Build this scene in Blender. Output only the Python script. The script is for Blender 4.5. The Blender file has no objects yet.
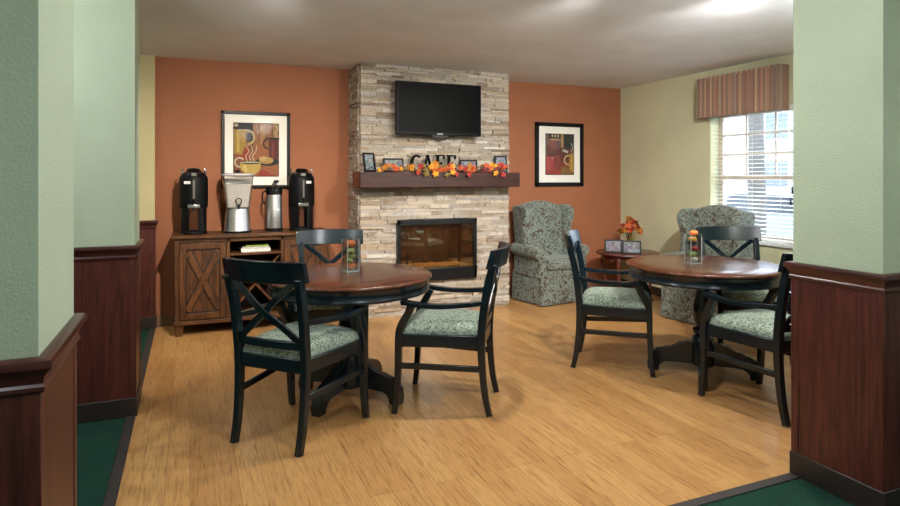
import bpy, bmesh, math, random
from mathutils import Vector, Matrix
random.seed(7)
PI = math.pi
SC = bpy.context.scene
COL = SC.collection
# ------------------------------------------------------------------ camera
EYE = 1.35
YAW = math.atan(260 / 610.0)
cd = bpy.data.cameras.new('camera'); cam = bpy.data.objects.new('camera', cd); COL.objects.link(cam)
cd.sensor_width = 36.0; cd.sensor_fit = 'HORIZONTAL'; cd.lens = 36.0 * 610 / 900
cd.shift_y = -76 / 900.0
cd.clip_start = 0.02; cd.clip_end = 200
cam.location = (0, 0, EYE); cam.rotation_euler = (PI / 2, 0, -YAW)
SC.camera = cam
# ------------------------------------------------------------------ view, world, lights
SC.view_settings.view_transform = 'Standard'; SC.view_settings.look = 'None'
SC.view_settings.exposure = -0.18; SC.view_settings.gamma = 1.0
SC.view_settings.use_curve_mapping = False
SC.cycles.max_bounces = 8; SC.cycles.diffuse_bounces = 4; SC.cycles.glossy_bounces = 4
SC.cycles.transmission_bounces = 8; SC.cycles.transparent_max_bounces = 12
SC.cycles.caustics_reflective = False; SC.cycles.caustics_refractive = False
SC.cycles.sample_clamp_indirect = 6.0
w = bpy.data.worlds.new('sky'); SC.world = w; w.use_nodes = True
bgn = w.node_tree.nodes['Background']
bgn.inputs[0].default_value = (0.74, 0.87, 1.0, 1); bgn.inputs[1].default_value = 11.0
CEIL = 2.435
# recessed downlights: (x, y, watts, colour)
WARM = (1.0, 0.90, 0.76); NEUT = (1.0, 0.95, 0.87); COOL = (0.93, 0.98, 1.0)
# last field: aim, a tilt added to brighten the back wall (None = straight down)
DOWN = [(0.5, 3.35, 26, WARM, (0.5, 6.1, 0.6)), (2.2, 2.75, 20, NEUT, (2.3, 5.7, 0.6)), (3.0, 2.4, 26, NEUT, (4.1, 6.0, 0.6)),
        (1.55, 3.1, 20, NEUT, None), (2.9, 2.6, 20, NEUT, None),
        (2.9, 0.2, 16, NEUT, None), (-1.0, 0.3, 14, COOL, None), (-1.1, 5.2, 12, NEUT, None)]
FILL_LAMPS = [(1.1, 1.75, 62, (0.98, 0.97, 0.96)), (3.45, 2.2, 25, (0.98, 0.97, 0.96)), (1.0, -0.5, 32, (0.93, 0.97, 1.0)), (3.6, -0.3, 18, (0.93, 0.97, 1.0)), (-1.15, 3.0, 40, (0.96, 0.97, 1.0))]  # unseen point lights added to brighten the ceiling, walls and pillars
def lamp(x, y, watts, color, aim, size=0.11):
    ld = bpy.data.lights.new('downlight', 'AREA'); ld.shape = 'DISK'; ld.size = size
    ld.energy = watts; ld.color = color; ld.spread = math.radians(84 if aim else 160)
    lo = bpy.data.objects.new('downlight', ld); COL.objects.link(lo); lo.location = (x, y, CEIL - (0.05 if aim else 0.012))
    if aim: lo.rotation_euler = (Vector(aim) - lo.location).to_track_quat('-Z', 'Y').to_euler()
for a in DOWN: lamp(*a)
for (x, y, e, c) in FILL_LAMPS:
    ld = bpy.data.lights.new('added_fill_lamp', 'POINT'); ld.shadow_soft_size = 0.14; ld.energy = e; ld.color = c
    lo = bpy.data.objects.new('added_fill_lamp', ld); COL.objects.link(lo); lo.location = (x, y, CEIL - (0.6 if x == 3.45 else 0.24))
pd = bpy.data.lights.new('window_portal', 'AREA'); pd.shape = 'RECTANGLE'; pd.size = 1.3; pd.size_y = 0.95
pd.cycles.is_portal = True
po = bpy.data.objects.new('window_portal', pd); COL.objects.link(po)
po.location = (5.06, 4.16, 1.33); po.rotation_euler = (0, PI / 2, 0)

# ------------------------------------------------------------------ helpers
def tag(o, label=None, cat=None, group=None, kind=None):
    if label: o['label'] = label
    if cat: o['category'] = cat
    if group: o['group'] = group
    if kind: o['kind'] = kind
    return o
def empty(name, loc, rz=0.0):
    o = bpy.data.objects.new(name, None); COL.objects.link(o)
    o.location = loc; o.rotation_euler = (0, 0, rz); o.empty_display_size = 0.1
    return o
def thing(name, label, cat, loc=(0, 0, 0), rz=0.0, group=None):
    return tag(empty(name, loc, rz), label, cat, group)
class MB:
    def __init__(s): s.bm = bmesh.new(); s.mi = 0
    def face(s, vs):
        try:
            f = s.bm.faces.new(vs); f.material_index = s.mi; return f
        except ValueError: return None
    def box(s, c, d, m=None):
        x, y, z = [k / 2 for k in d]
        M = m if m is not None else Matrix.Identity(4)
        T = Matrix.Translation(c)
        v = [s.bm.verts.new(T @ (M @ Vector(p))) for p in
             [(-x, -y, -z), (x, -y, -z), (x, y, -z), (-x, y, -z), (-x, -y, z), (x, -y, z), (x, y, z), (-x, y, z)]]
        for q in ((3, 2, 1, 0), (4, 5, 6, 7), (0, 1, 5, 4), (1, 2, 6, 5), (2, 3, 7, 6), (3, 0, 4, 7)):
            s.face([v[i] for i in q])
        return s
    def span(s, a, b):
        return s.box([(a[i] + b[i]) / 2 for i in range(3)], [abs(b[i] - a[i]) for i in range(3)])
    def rings(s, rings, cap=True, closed=False):
        R = [[s.bm.verts.new(p) for p in r] for r in rings]
        n = len(R[0])
        for i in range(len(R) - (0 if closed else 1)):
            a, b = R[i], R[(i + 1) % len(R)]
            for j in range(n):
                s.face([a[j], a[(j + 1) % n], b[(j + 1) % n], b[j]])
        if cap and not closed:
            s.face(list(reversed(R[0]))); s.face(R[-1])
        return s
    def sweep(s, path, w, d, side=(1, 0, 0)):
        P = [Vector(p) for p in path]; sd = Vector(side).normalized(); out = []
        for i, p in enumerate(P):
            t = (P[min(i + 1, len(P) - 1)] - P[max(i - 1, 0)]).normalized()
            sv = (sd - t * sd.dot(t)).normalized(); n = t.cross(sv)
            ww = (w[i] if isinstance(w, (list, tuple)) else w) / 2; dd = (d[i] if isinstance(d, (list, tuple)) else d) / 2
            out.append([p - sv * ww - n * dd, p + sv * ww - n * dd, p + sv * ww + n * dd, p - sv * ww + n * dd])
        return s.rings(out)
    def tube(s, path, r, n=10):
        P = [Vector(p) for p in path]; out = []; ref = Vector((0.13, 0.31, 0.94))
        for i, p in enumerate(P):
            t = (P[min(i + 1, len(P) - 1)] - P[max(i - 1, 0)]).normalized()
            u = t.cross(ref)
            if u.length < 1e-3: u = t.cross(Vector((1, 0, 0)))
            u.normalize(); v = t.cross(u); rr = r[i] if isinstance(r, (list, tuple)) else r
            out.append([p + (u * math.cos(2 * PI * k / n) + v * math.sin(2 * PI * k / n)) * rr for k in range(n)])
        return s.rings(out)
    def lathe(s, prof, n=32, c=(0, 0, 0)):
        return s.rings([[(c[0] + r * math.cos(2 * PI * k / n), c[1] + r * math.sin(2 * PI * k / n), c[2] + z) for k in range(n)] for r, z in prof])
    def prism(s, poly, f0, f1):
        a = [s.bm.verts.new(f0(*p)) for p in poly]; b = [s.bm.verts.new(f1(*p)) for p in poly]; n = len(a)
        s.face(list(reversed(a))); s.face(b)
        for i in range(n): s.face([a[i], a[(i + 1) % n], b[(i + 1) % n], b[i]])
        return s
    def ball(s, c, r, seg=16, rng=10):
        rx, ry, rz = r if isinstance(r, (list, tuple)) else (r, r, r)
        return s.rings([[(c[0] + rx * math.sin(max(0.02, PI * i / rng) if i < rng else PI - 0.02) * math.cos(2 * PI * k / seg),
                          c[1] + ry * math.sin(max(0.02, PI * i / rng) if i < rng else PI - 0.02) * math.sin(2 * PI * k / seg),
                          c[2] - rz * math.cos(PI * i / rng)) for k in range(seg)] for i in range(rng + 1)])
def obj(name, mb, mats, parent=None, bevel=0.0, seg=2, smooth=35, sub=0, loc=None, rot=None):
    me = bpy.data.meshes.new(name)
    bmesh.ops.recalc_face_normals(mb.bm, faces=mb.bm.faces[:])
    mb.bm.to_mesh(me); mb.bm.free()
    for m in (mats if isinstance(mats, (list, tuple)) else [mats]): me.materials.append(m)
    if smooth:
        me.polygons.foreach_set('use_smooth', [True] * len(me.polygons))
        me.set_sharp_from_angle(angle=math.radians(smooth))
    o = bpy.data.objects.new(name, me); COL.objects.link(o)
    if parent: o.parent = parent
    if loc: o.location = loc
    if rot: o.rotation_euler = rot
    if bevel:
        b = o.modifiers.new('bevel', 'BEVEL'); b.width = bevel; b.segments = seg; b.limit_method = 'ANGLE'; b.angle_limit = math.radians(40)
        b.harden_normals = False
    if sub:
        b = o.modifiers.new('sub', 'SUBSURF'); b.levels = sub; b.render_levels = sub
    return o
def copy_tree(o, parent=None):
    c = o.copy(); COL.objects.link(c)
    if parent: c.parent = parent
    for ch in list(o.children): copy_tree(ch, c)
    return c
def arc(c, r0, a0, a1, n=12, ry=None):
    ry = ry or r0
    return [(c[0] + r0 * math.cos(a0 + (a1 - a0) * i / n), c[1] + ry * math.sin(a0 + (a1 - a0) * i / n)) for i in range(n + 1)]
def smoothpath(P, n=4):
    P = [Vector(p) for p in P]; out = []
    for i in range(len(P) - 1):
        p0, p1, p2, p3 = P[max(i - 1, 0)], P[i], P[i + 1], P[min(i + 2, len(P) - 1)]
        for k in range(n):
            t = k / n
            out.append(0.5 * ((2 * p1) + (p2 - p0) * t + (2 * p0 - 5 * p1 + 4 * p2 - p3) * t * t + (3 * p1 - p0 - 3 * p2 + p3) * t ** 3))
    out.append(P[-1]); return out

# ------------------------------------------------------------------ materials
def srgb(r, g, b):
    f = lambda c: c / 12.92 if c <= 0.04045 else ((c + 0.055) / 1.055) ** 2.4
    return (f(r / 255), f(g / 255), f(b / 255), 1)
class NT:
    def __init__(s, name):
        s.m = bpy.data.materials.new(name); s.m.use_nodes = True; s.t = s.m.node_tree
        s.b = s.t.nodes['Principled BSDF']; s.out = s.t.nodes['Material Output']
    def n(s, typ, **kw):
        x = s.t.nodes.new(typ)
        for k, v in kw.items():
            if k.startswith('i_'):
                key = k[2:].replace('_', ' '); x.inputs[int(key) if key.isdigit() else key].default_value = v
            else: setattr(x, k, v)
        return x
    def l(s, a, b): s.t.links.new(a, b)
    def coord(s, scale=(1, 1, 1), rot=(0, 0, 0), kind='Object'):
        tc = s.n('ShaderNodeTexCoord'); mp = s.n('ShaderNodeMapping')
        mp.inputs['Scale'].default_value = scale; mp.inputs['Rotation'].default_value = rot
        s.l(tc.outputs[kind], mp.inputs['Vector']); return mp.outputs[0]
    def noise(s, vec, scale, detail=3, rough=0.55, dist=0.0):
        x = s.n('ShaderNodeTexNoise'); x.inputs['Scale'].default_value = scale; x.inputs['Detail'].default_value = detail
        x.inputs['Roughness'].default_value = rough; x.inputs['Distortion'].default_value = dist
        s.l(vec, x.inputs['Vector']); return x.outputs['Fac']
    def ramp(s, fac, stops, interp='LINEAR'):
        x = s.n('ShaderNodeValToRGB'); x.color_ramp.interpolation = interp; e = x.color_ramp.elements
        while len(e) < len(stops): e.new(0.5)
        for i, (p, c) in enumerate(stops): e[i].position = p; e[i].color = c
        s.l(fac, x.inputs[0]); return x.outputs[0]
    def mix(s, a, b, fac, mode='MIX'):
        x = s.n('ShaderNodeMix'); x.data_type = 'RGBA'; x.blend_type = mode
        for v, i in ((fac, 0), (a, 6), (b, 7)):
            if hasattr(v, 'links'): s.l(v, x.inputs[i])
            else: x.inputs[i].default_value = v
        return x.outputs[2]
    def math(s, op, a, b=0.0):
        x = s.n('ShaderNodeMath'); x.operation = op
        for i, v in enumerate((a, b)):
            if hasattr(v, 'links'): s.l(v, x.inputs[i])
            else: x.inputs[i].default_value = v
        return x.outputs[0]
    def bump(s, h, strength=0.3, dist=0.01):
        x = s.n('ShaderNodeBump'); x.inputs['Strength'].default_value = strength; x.inputs['Distance'].default_value = dist
        s.l(h, x.inputs['Height']); s.l(x.outputs[0], s.b.inputs['Normal'])
    def col(s, c):
        if hasattr(c, 'links'): s.l(c, s.b.inputs['Base Color'])
        else: s.b.inputs['Base Color'].default_value = c
    def set(s, rough=0.5, metal=0.0, spec=0.5, **kw):
        s.b.inputs['Roughness'].default_value = rough; s.b.inputs['Metallic'].default_value = metal
        s.b.inputs['Specular IOR Level'].default_value = spec
        for k, v in kw.items(): s.b.inputs[k.replace('_', ' ')].default_value = v
        return s.m
def plain(name, c, rough=0.5, metal=0.0, spec=0.5, vary=0.06, scale=30, **kw):
    t = NT(name); v = t.coord(); f = t.noise(v, scale)
    d = tuple(k * (1 - vary * 2) for k in c[:3]) + (1,); u = tuple(min(1, k * (1 + vary * 2)) for k in c[:3]) + (1,)
    t.col(t.ramp(f, [(0.3, d), (0.7, u)])); return t.set(rough, metal, spec, **kw)
def paint(name, c, rough=0.7, bump=0.35, scale=110, spec=0.3):
    t = NT(name); v = t.coord(); f = t.noise(v, 3.0, 2)
    t.col(t.ramp(f, [(0.3, tuple(k * 0.95 for k in c[:3]) + (1,)), (0.7, tuple(min(1, k * 1.04) for k in c[:3]) + (1,))]))
    t.bump(t.noise(v, scale, 2, 0.5), bump, 0.006); return t.set(rough, 0, spec)
def wood(name, dark, light, scale=(18, 18, 1.6), rough=0.4, bump=0.08, spec=0.4, dist=1.2, sc=2.2):
    t = NT(name); v = t.coord(scale); f = t.noise(v, sc, 5, 0.6, dist); g = t.noise(v, sc * 5, 3, 0.6)
    m = t.math('ADD', t.math('MULTIPLY', f, 0.7), t.math('MULTIPLY', g, 0.3))
    t.col(t.ramp(m, [(0.36, dark), (0.62, light)])); t.bump(m, bump, 0.004); return t.set(rough, 0, spec)
M = {}
M['orange'] = paint('terracotta_paint', srgb(150, 95, 66), bump=0.7, scale=110)
M['cream'] = paint('cream_green_paint', srgb(206, 205, 172), bump=0.3)
M['sage'] = paint('sage_paint', srgb(174, 187, 162), bump=0.5, scale=140)
M['sand'] = paint('sand_paint', srgb(184, 174, 134), bump=0.3)
M['ceil'] = paint('ceiling_white', srgb(232, 236, 246), rough=0.9, bump=0.25, scale=140)
def floor_mat():
    t = NT('golden_plank_floor'); tc = t.n('ShaderNodeTexCoord'); sp = t.n('ShaderNodeSeparateXYZ'); cb = t.n('ShaderNodeCombineXYZ')
    t.l(tc.outputs['Object'], sp.inputs[0]); t.l(sp.outputs[1], cb.inputs[0]); t.l(sp.outputs[0], cb.inputs[1])
    br = t.n('ShaderNodeTexBrick'); br.offset = 0.37; br.offset_frequency = 3
    br.inputs['Scale'].default_value = 1; br.inputs['Brick Width'].default_value = 1.25; br.inputs['Row Height'].default_value = 0.1
    br.inputs['Mortar Size'].default_value = 0.0016; br.inputs['Mortar Smooth'].default_value = 0.3; br.inputs['Bias'].default_value = 0.0
    br.inputs['Color1'].default_value = (0, 0, 0, 1); br.inputs['Color2'].default_value = (1, 1, 1, 1); br.inputs['Mortar'].default_value = (0.5, 0.5, 0.5, 1)
    t.l(cb.outputs[0], br.inputs['Vector'])
    base = t.ramp(br.outputs['Color'], [(0, srgb(180, 134, 82)), (1, srgb(198, 154, 98))])
    v = t.coord((55, 3.2, 1)); g = t.noise(v, 1.4, 5, 0.65, 0.6)
    c = t.mix(base, t.ramp(g, [(0.3, srgb(176, 136, 92)), (0.5, srgb(255, 255, 255)), (0.72, srgb(255, 244, 226))]), 0.75, 'MULTIPLY')
    v2 = t.coord((260, 9, 1)); g2 = t.noise(v2, 1.0, 2)
    c = t.mix(c, t.ramp(g2, [(0.35, (0.55, 0.5, 0.42, 1)), (0.55, (1, 1, 1, 1))]), 0.5, 'MULTIPLY')
    c = t.mix(c, srgb(105, 66, 34), t.math('MULTIPLY', br.outputs['Fac'], 0.6)); t.col(c)
    t.bump(t.math('SUBTRACT', t.math('MULTIPLY', g, 0.15), br.outputs['Fac']), 0.25, 0.002)
    return t.set(0.3, 0, 0.5)
M['floor'] = floor_mat()
def carpet_mat():
    t = NT('green_carpet'); v = t.coord(); f = t.noise(v, 120, 4, 0.85); g = t.noise(v, 5, 4)
    c = t.ramp(f, [(0.3, srgb(14, 38, 32)), (0.7, srgb(40, 76, 60))])
    c = t.mix(c, t.ramp(g, [(0.35, (0.7, 0.75, 0.85, 1)), (0.65, (1, 1, 1, 1))]), 0.6, 'MULTIPLY'); t.col(c); t.bump(f, 0.5, 0.006); return t.set(0.95, 0, 0.1)
M['carpet'] = carpet_mat()
M['strip'] = plain('edge_strip_vinyl', srgb(52, 48, 46), 0.5)
M['maho'] = wood('mahogany_panel', srgb(44, 18, 15), srgb(88, 42, 34), (16, 16, 0.9), 0.38, 0.04)
M['mahor'] = wood('mahogany_rail', srgb(46, 20, 18), srgb(78, 38, 33), (3, 3, 14), 0.3, 0.04)
M['base'] = plain('dark_baseboard', srgb(38, 29, 26), 0.45)
def stone_mat():
    t = NT('stacked_ledger_stone'); gm = t.n('ShaderNodeNewGeometry'); v = t.coord()
    c = t.ramp(gm.outputs['Random Per Island'], [(0.0, srgb(126, 108, 90)), (0.12, srgb(178, 164, 146)), (0.28, srgb(160, 152, 144)), (0.44, srgb(196, 184, 168)), (0.58, srgb(146, 132, 114)), (0.72, srgb(184, 178, 172)), (0.86, srgb(170, 150, 124)), (1.0, srgb(204, 198, 190))])
    f = t.noise(v, 24, 5, 0.65, 0.6)
    c = t.mix(c, t.ramp(f, [(0.28, srgb(140, 112, 82)), (0.47, (1, 1, 1, 1)), (1, (1, 1, 1, 1))]), 0.6, 'MULTIPLY'); t.col(c)
    t.bump(t.noise(v, 48, 5, 0.7), 0.9, 0.015); return t.set(0.8, 0, 0.3)
M['stone'] = stone_mat()
M['mortar'] = plain('stone_backing', srgb(96, 84, 72), 0.95)
M['mantel'] = wood('dark_mantel_wood', srgb(28, 13, 11), srgb(66, 33, 27), (1.2, 12, 12), 0.4, 0.06)
M['paintblk'] = plain('dark_teal_black_paint', srgb(8, 23, 31), 0.24, 0, 0.55, 0.1, 8)
M['ttop'] = wood('cherry_table_top', srgb(62, 32, 22), srgb(104, 60, 40), (1.3, 14, 8), 0.2, 0.02, 0.5)
M['tedge'] = wood('cherry_table_edge', srgb(84, 42, 22), srgb(130, 76, 44), (3, 3, 20), 0.3, 0.02, 0.5)
M['cabw'] = wood('rustic_cabinet_wood', srgb(30, 17, 9), srgb(100, 61, 29), (13, 13, 1.5), 0.42, 0.12)
M['cabx'] = wood('rustic_brace_wood', srgb(36, 20, 10), srgb(106, 65, 31), (10, 10, 4), 0.42, 0.12)
M['cabh'] = wood('rustic_cabinet_rail_wood', srgb(36, 20, 11), srgb(98, 61, 30), (1.5, 13, 13), 0.4, 0.12)
M['cabg'] = plain('dark_bead_wood', srgb(34, 19, 12), 0.5, vary=.15)
M['cabd'] = plain('dark_cabinet_interior', srgb(30, 20, 15), 0.7)
M['iron'] = plain('dark_iron', srgb(24, 22, 22), 0.45, 0.5)
M['blackpl'] = plain('black_plastic', srgb(5, 5, 7), 0.34, 0, 0.3)
M['blackmt'] = plain('matt_black_plastic', srgb(8, 9, 11), 0.5, 0, 0.15)
M['chrome'] = plain('chrome', srgb(215, 215, 220), 0.16, 1.0)
M['white'] = plain('white_sticker', srgb(232, 232, 228), 0.6)
def steel():
    t = NT('brushed_steel'); v = t.coord((4, 4, 260)); f = t.noise(v, 1.0, 2)
    t.col(t.ramp(f, [(0.3, srgb(206, 207, 210)), (0.7, srgb(236, 236, 238))])); t.bump(f, 0.05, 0.001); return t.set(0.36, 1.0)
M['steel'] = steel()
def glassm(name, tint=(1, 1, 1, 1), rough=0.0, ior=1.45):
    t = NT(name); t.col(tint); v = t.coord(); f = t.noise(v, 6, 1)
    r = t.n('ShaderNodeMapRange'); r.inputs[3].default_value = rough; r.inputs[4].default_value = rough + 0.02; t.l(f, r.inputs[0])
    m = t.set(rough, 0, 0.5, Transmission_Weight=1.0, IOR=ior); t.l(r.outputs[0], t.b.inputs['Roughness']); return m
M['gedge'] = plain('glass_edge_highlight', srgb(206, 214, 214), 0.12, 0, 0.6, 0.02, Transmission_Weight=0.35)  # pale colour paints in the bright glint of glass edges
M['hopper'] = None
M['liquid'] = plain('pale_drink', srgb(196, 194, 192), 0.3, 0, 0.4, 0.03)
def pane(name, boost, tint, rough=0.02):
    t = NT(name); tr = t.n('ShaderNodeBsdfTransparent'); tr.inputs[0].default_value = tint
    gl = t.n('ShaderNodeBsdfGlossy'); gl.inputs['Roughness'].default_value = rough; gl.inputs[0].default_value = (1, 1, 1, 1)
    lw = t.n('ShaderNodeLayerWeight'); lw.inputs[0].default_value = 0.5
    fr = t.math('ADD', t.math('MULTIPLY', t.math('POWER', lw.outputs['Facing'], 5.0), 0.9), 0.04 + boost)
    v = t.coord(); k2 = t.math('MAXIMUM', t.math('ADD', fr, t.math('MULTIPLY', t.noise(v, 2, 1), 0.004)), 0.0)
    mx = t.n('ShaderNodeMixShader'); t.l(k2, mx.inputs[0]); t.l(tr.outputs[0], mx.inputs[1]); t.l(gl.outputs[0], mx.inputs[2]); t.l(mx.outputs[0], t.out.inputs[0]); return t.m
M['firepane'] = pane('fireplace_glass', 0.26, (0.72, 0.68, 0.62, 1))
M['hopper'] = pane('frosty_clear_plastic', 0.1, (0.9, 0.88, 0.86, 1), 0.25)
M['winpane'] = pane('window_glass', 0.0, (0.96, 0.98, 1, 1))
M['glass'] = pane('clear_vase_glass', 0.1, (0.93, 0.96, 0.96, 1))
M['pane'] = pane('picture_glass', -0.04, (0.99, 0.99, 0.99, 1), 0.06)
def fabric(name, a, b, c, scale, rough=0.85):
    """small woven figure of pale and dark sage tones"""
    t = NT(name); v = t.coord((1, 1, 1)); f = t.noise(v, scale, 1.5, 0.5, 1.2); g = t.noise(v, scale * 3.2, 1)
    m = t.math('ADD', t.math('MULTIPLY', f, 0.75), t.math('MULTIPLY', g, 0.25))
    t.col(t.ramp(m, [(0.4, a), (0.48, b), (0.58, c)])); t.bump(m, 0.3, 0.002); return t.set(rough, 0, 0.2, Sheen_Weight=0.15)
M['seatfab'] = fabric('pale_sage_woven_seat', srgb(80, 94, 78), srgb(134, 150, 138), srgb(172, 184, 166), 85)
def scroll():
    t = NT('sage_brown_scroll_upholstery'); v = t.coord((1, 1, 1))
    f = t.noise(v, 11, 0.5, 0.4, 2.2)
    d = t.math('ABSOLUTE', t.math('SUBTRACT', f, 0.5)); line = t.math('LESS_THAN', d, 0.04)
    f2 = t.noise(v, 16, 0.5, 0.4, 2.6); blob = t.math('GREATER_THAN', f2, 0.64)
    msk = t.math('MAXIMUM', line, blob); wv = t.noise(v, 300, 1)
    ground = t.ramp(wv, [(0.35, srgb(96, 108, 102)), (0.65, srgb(126, 138, 130))])
    pat = t.ramp(wv, [(0.35, srgb(58, 49, 40)), (0.65, srgb(82, 70, 56))])
    t.col(t.mix(ground, pat, msk)); t.bump(wv, 0.2, 0.002); return t.set(0.8, 0, 0.25, Sheen_Weight=0.25)
M['scroll'] = scroll()
def stripes():
    t = NT('striped_valance_fabric'); tc = t.n('ShaderNodeTexCoord'); sp = t.n('ShaderNodeSeparateXYZ'); t.l(tc.outputs['Object'], sp.inputs[0])
    k = t.math('FRACT', t.math('MULTIPLY', t.math('ADD', sp.outputs[1], t.math('MULTIPLY', sp.outputs[0], 1.0)), 9.5))
    cs = [(158, 118, 102), (140, 106, 94), (174, 138, 114), (128, 122, 112), (164, 122, 104), (146, 128, 112), (180, 150, 124), (132, 96, 86), (156, 132, 118), (118, 110, 104), (166, 126, 106)]
    t.col(t.ramp(k, [(i / len(cs), srgb(*c)) for i, c in enumerate(cs)], 'CONSTANT')); v = t.coord((200, 200, 200)); t.bump(t.noise(v, 1), 0.15, 0.002)
    return t.set(0.85, 0, 0.2)
M['valance'] = stripes()
M['blind'] = plain('cream_blind_slat', srgb(238, 234, 228), 0.5, Transmission_Weight=0.0)
M['winframe'] = plain('taupe_window_frame', srgb(206, 190, 172), 0.5)
M['sillw'] = plain('white_sill', srgb(214, 214, 214), 0.5)
M['pframe'] = plain('black_picture_frame', srgb(12, 10, 10), 0.4, 0, .2)
M['mat'] = plain('white_mat_board', srgb(232, 230, 222), 0.8, vary=0.01)
M['screen'] = plain('tv_screen', srgb(4, 5, 6), 0.35, 0, 0.06)
M['sand2'] = None
def flat(name, c, rough=0.6): return plain(name, srgb(*c), rough, vary=0.08, scale=60)
def photo(name, seed):
    t = NT(name); v = t.coord((1, 1, 1)); vo = t.n('ShaderNodeTexVoronoi'); vo.inputs['Scale'].default_value = 45
    mp = t.n('ShaderNodeMapping'); mp.inputs['Location'].default_value = (seed * 3.1, seed * 1.7, seed); t.l(v, mp.inputs[0]); t.l(mp.outputs[0], vo.inputs['Vector'])
    hs = t.n('ShaderNodeHueSaturation'); hs.inputs['Saturation'].default_value = 0.55; hs.inputs['Value'].default_value = 0.42; t.l(vo.outputs['Color'], hs.inputs['Color'])
    f = t.noise(mp.outputs[0], 30, 2); t.set(.5, 0, .1); t.col(t.mix(hs.outputs[0], t.ramp(f, [(0.42, srgb(36, 44, 70)), (0.62, srgb(128, 130, 142))]), 0.55)); return t.m

# ------------------------------------------------------------------ structure
XL, XR, YB, YE, XP, YP = -0.285, 4.88, 6.09, 1.944, 2.52, 1.545
def struct(name, mb, mat, parent=None, **kw):
    o = obj(name, mb, mat, parent, **kw)
    if parent is None: o['kind'] = 'structure'
    return o
struct('floor', MB().span((XL, YE, -0.1), (XR + 0.2, YB + 0.2, 0)), M['floor'], smooth=0)
struct('floor_carpet_hall', MB().span((-2.2, -1.4, -0.1), (4.9, YE, 0.0)).span((-2.2, YE, -0.1), (XL, 7.2, 0.0)), M['carpet'], smooth=0)
tr = struct('trim_1', MB().span((XL - 0.045, YE - 0.03, 0.0), (XL + 0.004, 6.03, 0.006)), M['strip'], bevel=0.003)
struct('trim_2', MB().span((XL + 0.004, YE - 0.045, 0.0), (XP + 0.02, YE + 0.004, 0.006)), M['strip'], bevel=0.003)
ce = struct('ceiling', MB().span((-2.3, -1.5, CEIL), (XR + 0.2, 7.3, CEIL + 0.1)), M['ceil'], smooth=0)
for (x, y, _e, _c, _a) in DOWN:
    prof = arc((0.105, 0), 0.012, PI, 2 * PI, 6)
    obj('downlight_trim', MB().rings([[(r * math.cos(a), r * math.sin(a), z) for r, z in [(0.088, 0), (0.09, -0.006), (0.105, -0.008), (0.115, 0)]] for a in [2 * PI * k / 32 for k in range(32)]], closed=True), M['white'], ce, loc=(x, y, CEIL))
for (x, y, _e, _c) in FILL_LAMPS:
    obj('fill_lamp_canopy', MB().lathe([(.012, -.16), (.014, -.03), (.08, -.02), (.085, 0)], 28), M['white'], ce, loc=(x, y, CEIL))  # canopies made up for the added point lights
# back wall in two painted stretches
struct('wall_back', MB().span((XL - 0.9, YB, 0), (XR + 0.2, YB + 0.15, CEIL)), M['orange'], smooth=0)
# chimney breast
HX0, HX1, HZ0, HZ1 = 1.87, 2.665, 0.355, 0.905
CX0, CX1, CY = 1.487, 3.083, 5.67
core = MB()
for a, b in (((CX0 + .02, CY + .02, 0), (HX0, YB, CEIL)), ((HX1, CY + .02, 0), (CX1 - .02, YB, CEIL)), ((HX0, CY + .02, 0), (HX1, YB, HZ0)), ((HX0, CY + .02, HZ1), (HX1, YB, CEIL))): core.span(a, b)
wf = struct('wall_chimney_breast', core, M['mortar'], smooth=0)
st = MB(); rnd = random.Random(3)
def strips(a0, a1, z0, z1, put):
    x = a0
    while x < a1 - 1e-4:
        L = rnd.choice((0.07, 0.1, 0.14, 0.18, 0.24, 0.3)) * rnd.uniform(0.8, 1.2)
        e = min(a1, x + L)
        if a1 - e < 0.05: e = a1
        put(x, e, z0, z1, rnd.uniform(0.0, 0.03)); x = e
def front(x, e, z0, z1, p): st.span((x + .0012, CY - p, z0 + .001), (e - .0012, CY + .03, z1 - .001))
def lside(y, e, z0, z1, p): st.span((CX0 - p * .7, y + .0012, z0 + .001), (CX0 + .03, e - .0012, z1 - .001))
def rside(y, e, z0, z1, p): st.span((CX1 - .03, y + .0012, z0 + .001), (CX1 + p * .7, e - .0012, z1 - .001))
z = 0.0
while z < CEIL - 0.004:
    h = min(rnd.choice((0.016, 0.021, 0.026, 0.032, 0.038)), CEIL - z)
    if CEIL - z - h < 0.02: h = CEIL - z
    if z + h > HZ0 + .01 and z < HZ1 - .01:
        strips(CX0, HX0 + .01, z, z + h, front); strips(HX1 - .01, CX1, z, z + h, front)
    else: strips(CX0, CX1, z, z + h, front)
    strips(CY + .031, YB, z, z + h, lside); strips(CY + .031, YB, z, z + h, rside); z += h
obj('stone_cladding', st, M['stone'], wf, smooth=0)
# right wall with window opening
WY0, WY1, WZ0, WZ1 = 3.71, 4.68, 0.74, 2.0
rw = MB()
for a, b in (((XR, YP, 0), (XR + .2, WY0, CEIL)), ((XR, WY1, 0), (XR + .2, YB + .15, CEIL)), ((XR, WY0, 0), (XR + .2, WY1, WZ0)), ((XR, WY0, WZ1), (XR + .2, WY1, CEIL))): rw.span(a, b)
struct('wall_right', rw, M['cream'], smooth=0)
struct('baseboard_right', MB().span((XR - .014, YE, 0), (XR, YB, 0.1)), M['base'], bevel=.004)
bb = MB().span((XL, YB - .014, 0), (CX0 + .01, YB, 0.1)).span((CX1 - .01, YB - .014, 0), (XR, YB, 0.1))
struct('baseboard_back', bb, plain('terracotta_baseboard', srgb(112, 84, 66), 0.5), bevel=.004)
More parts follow.
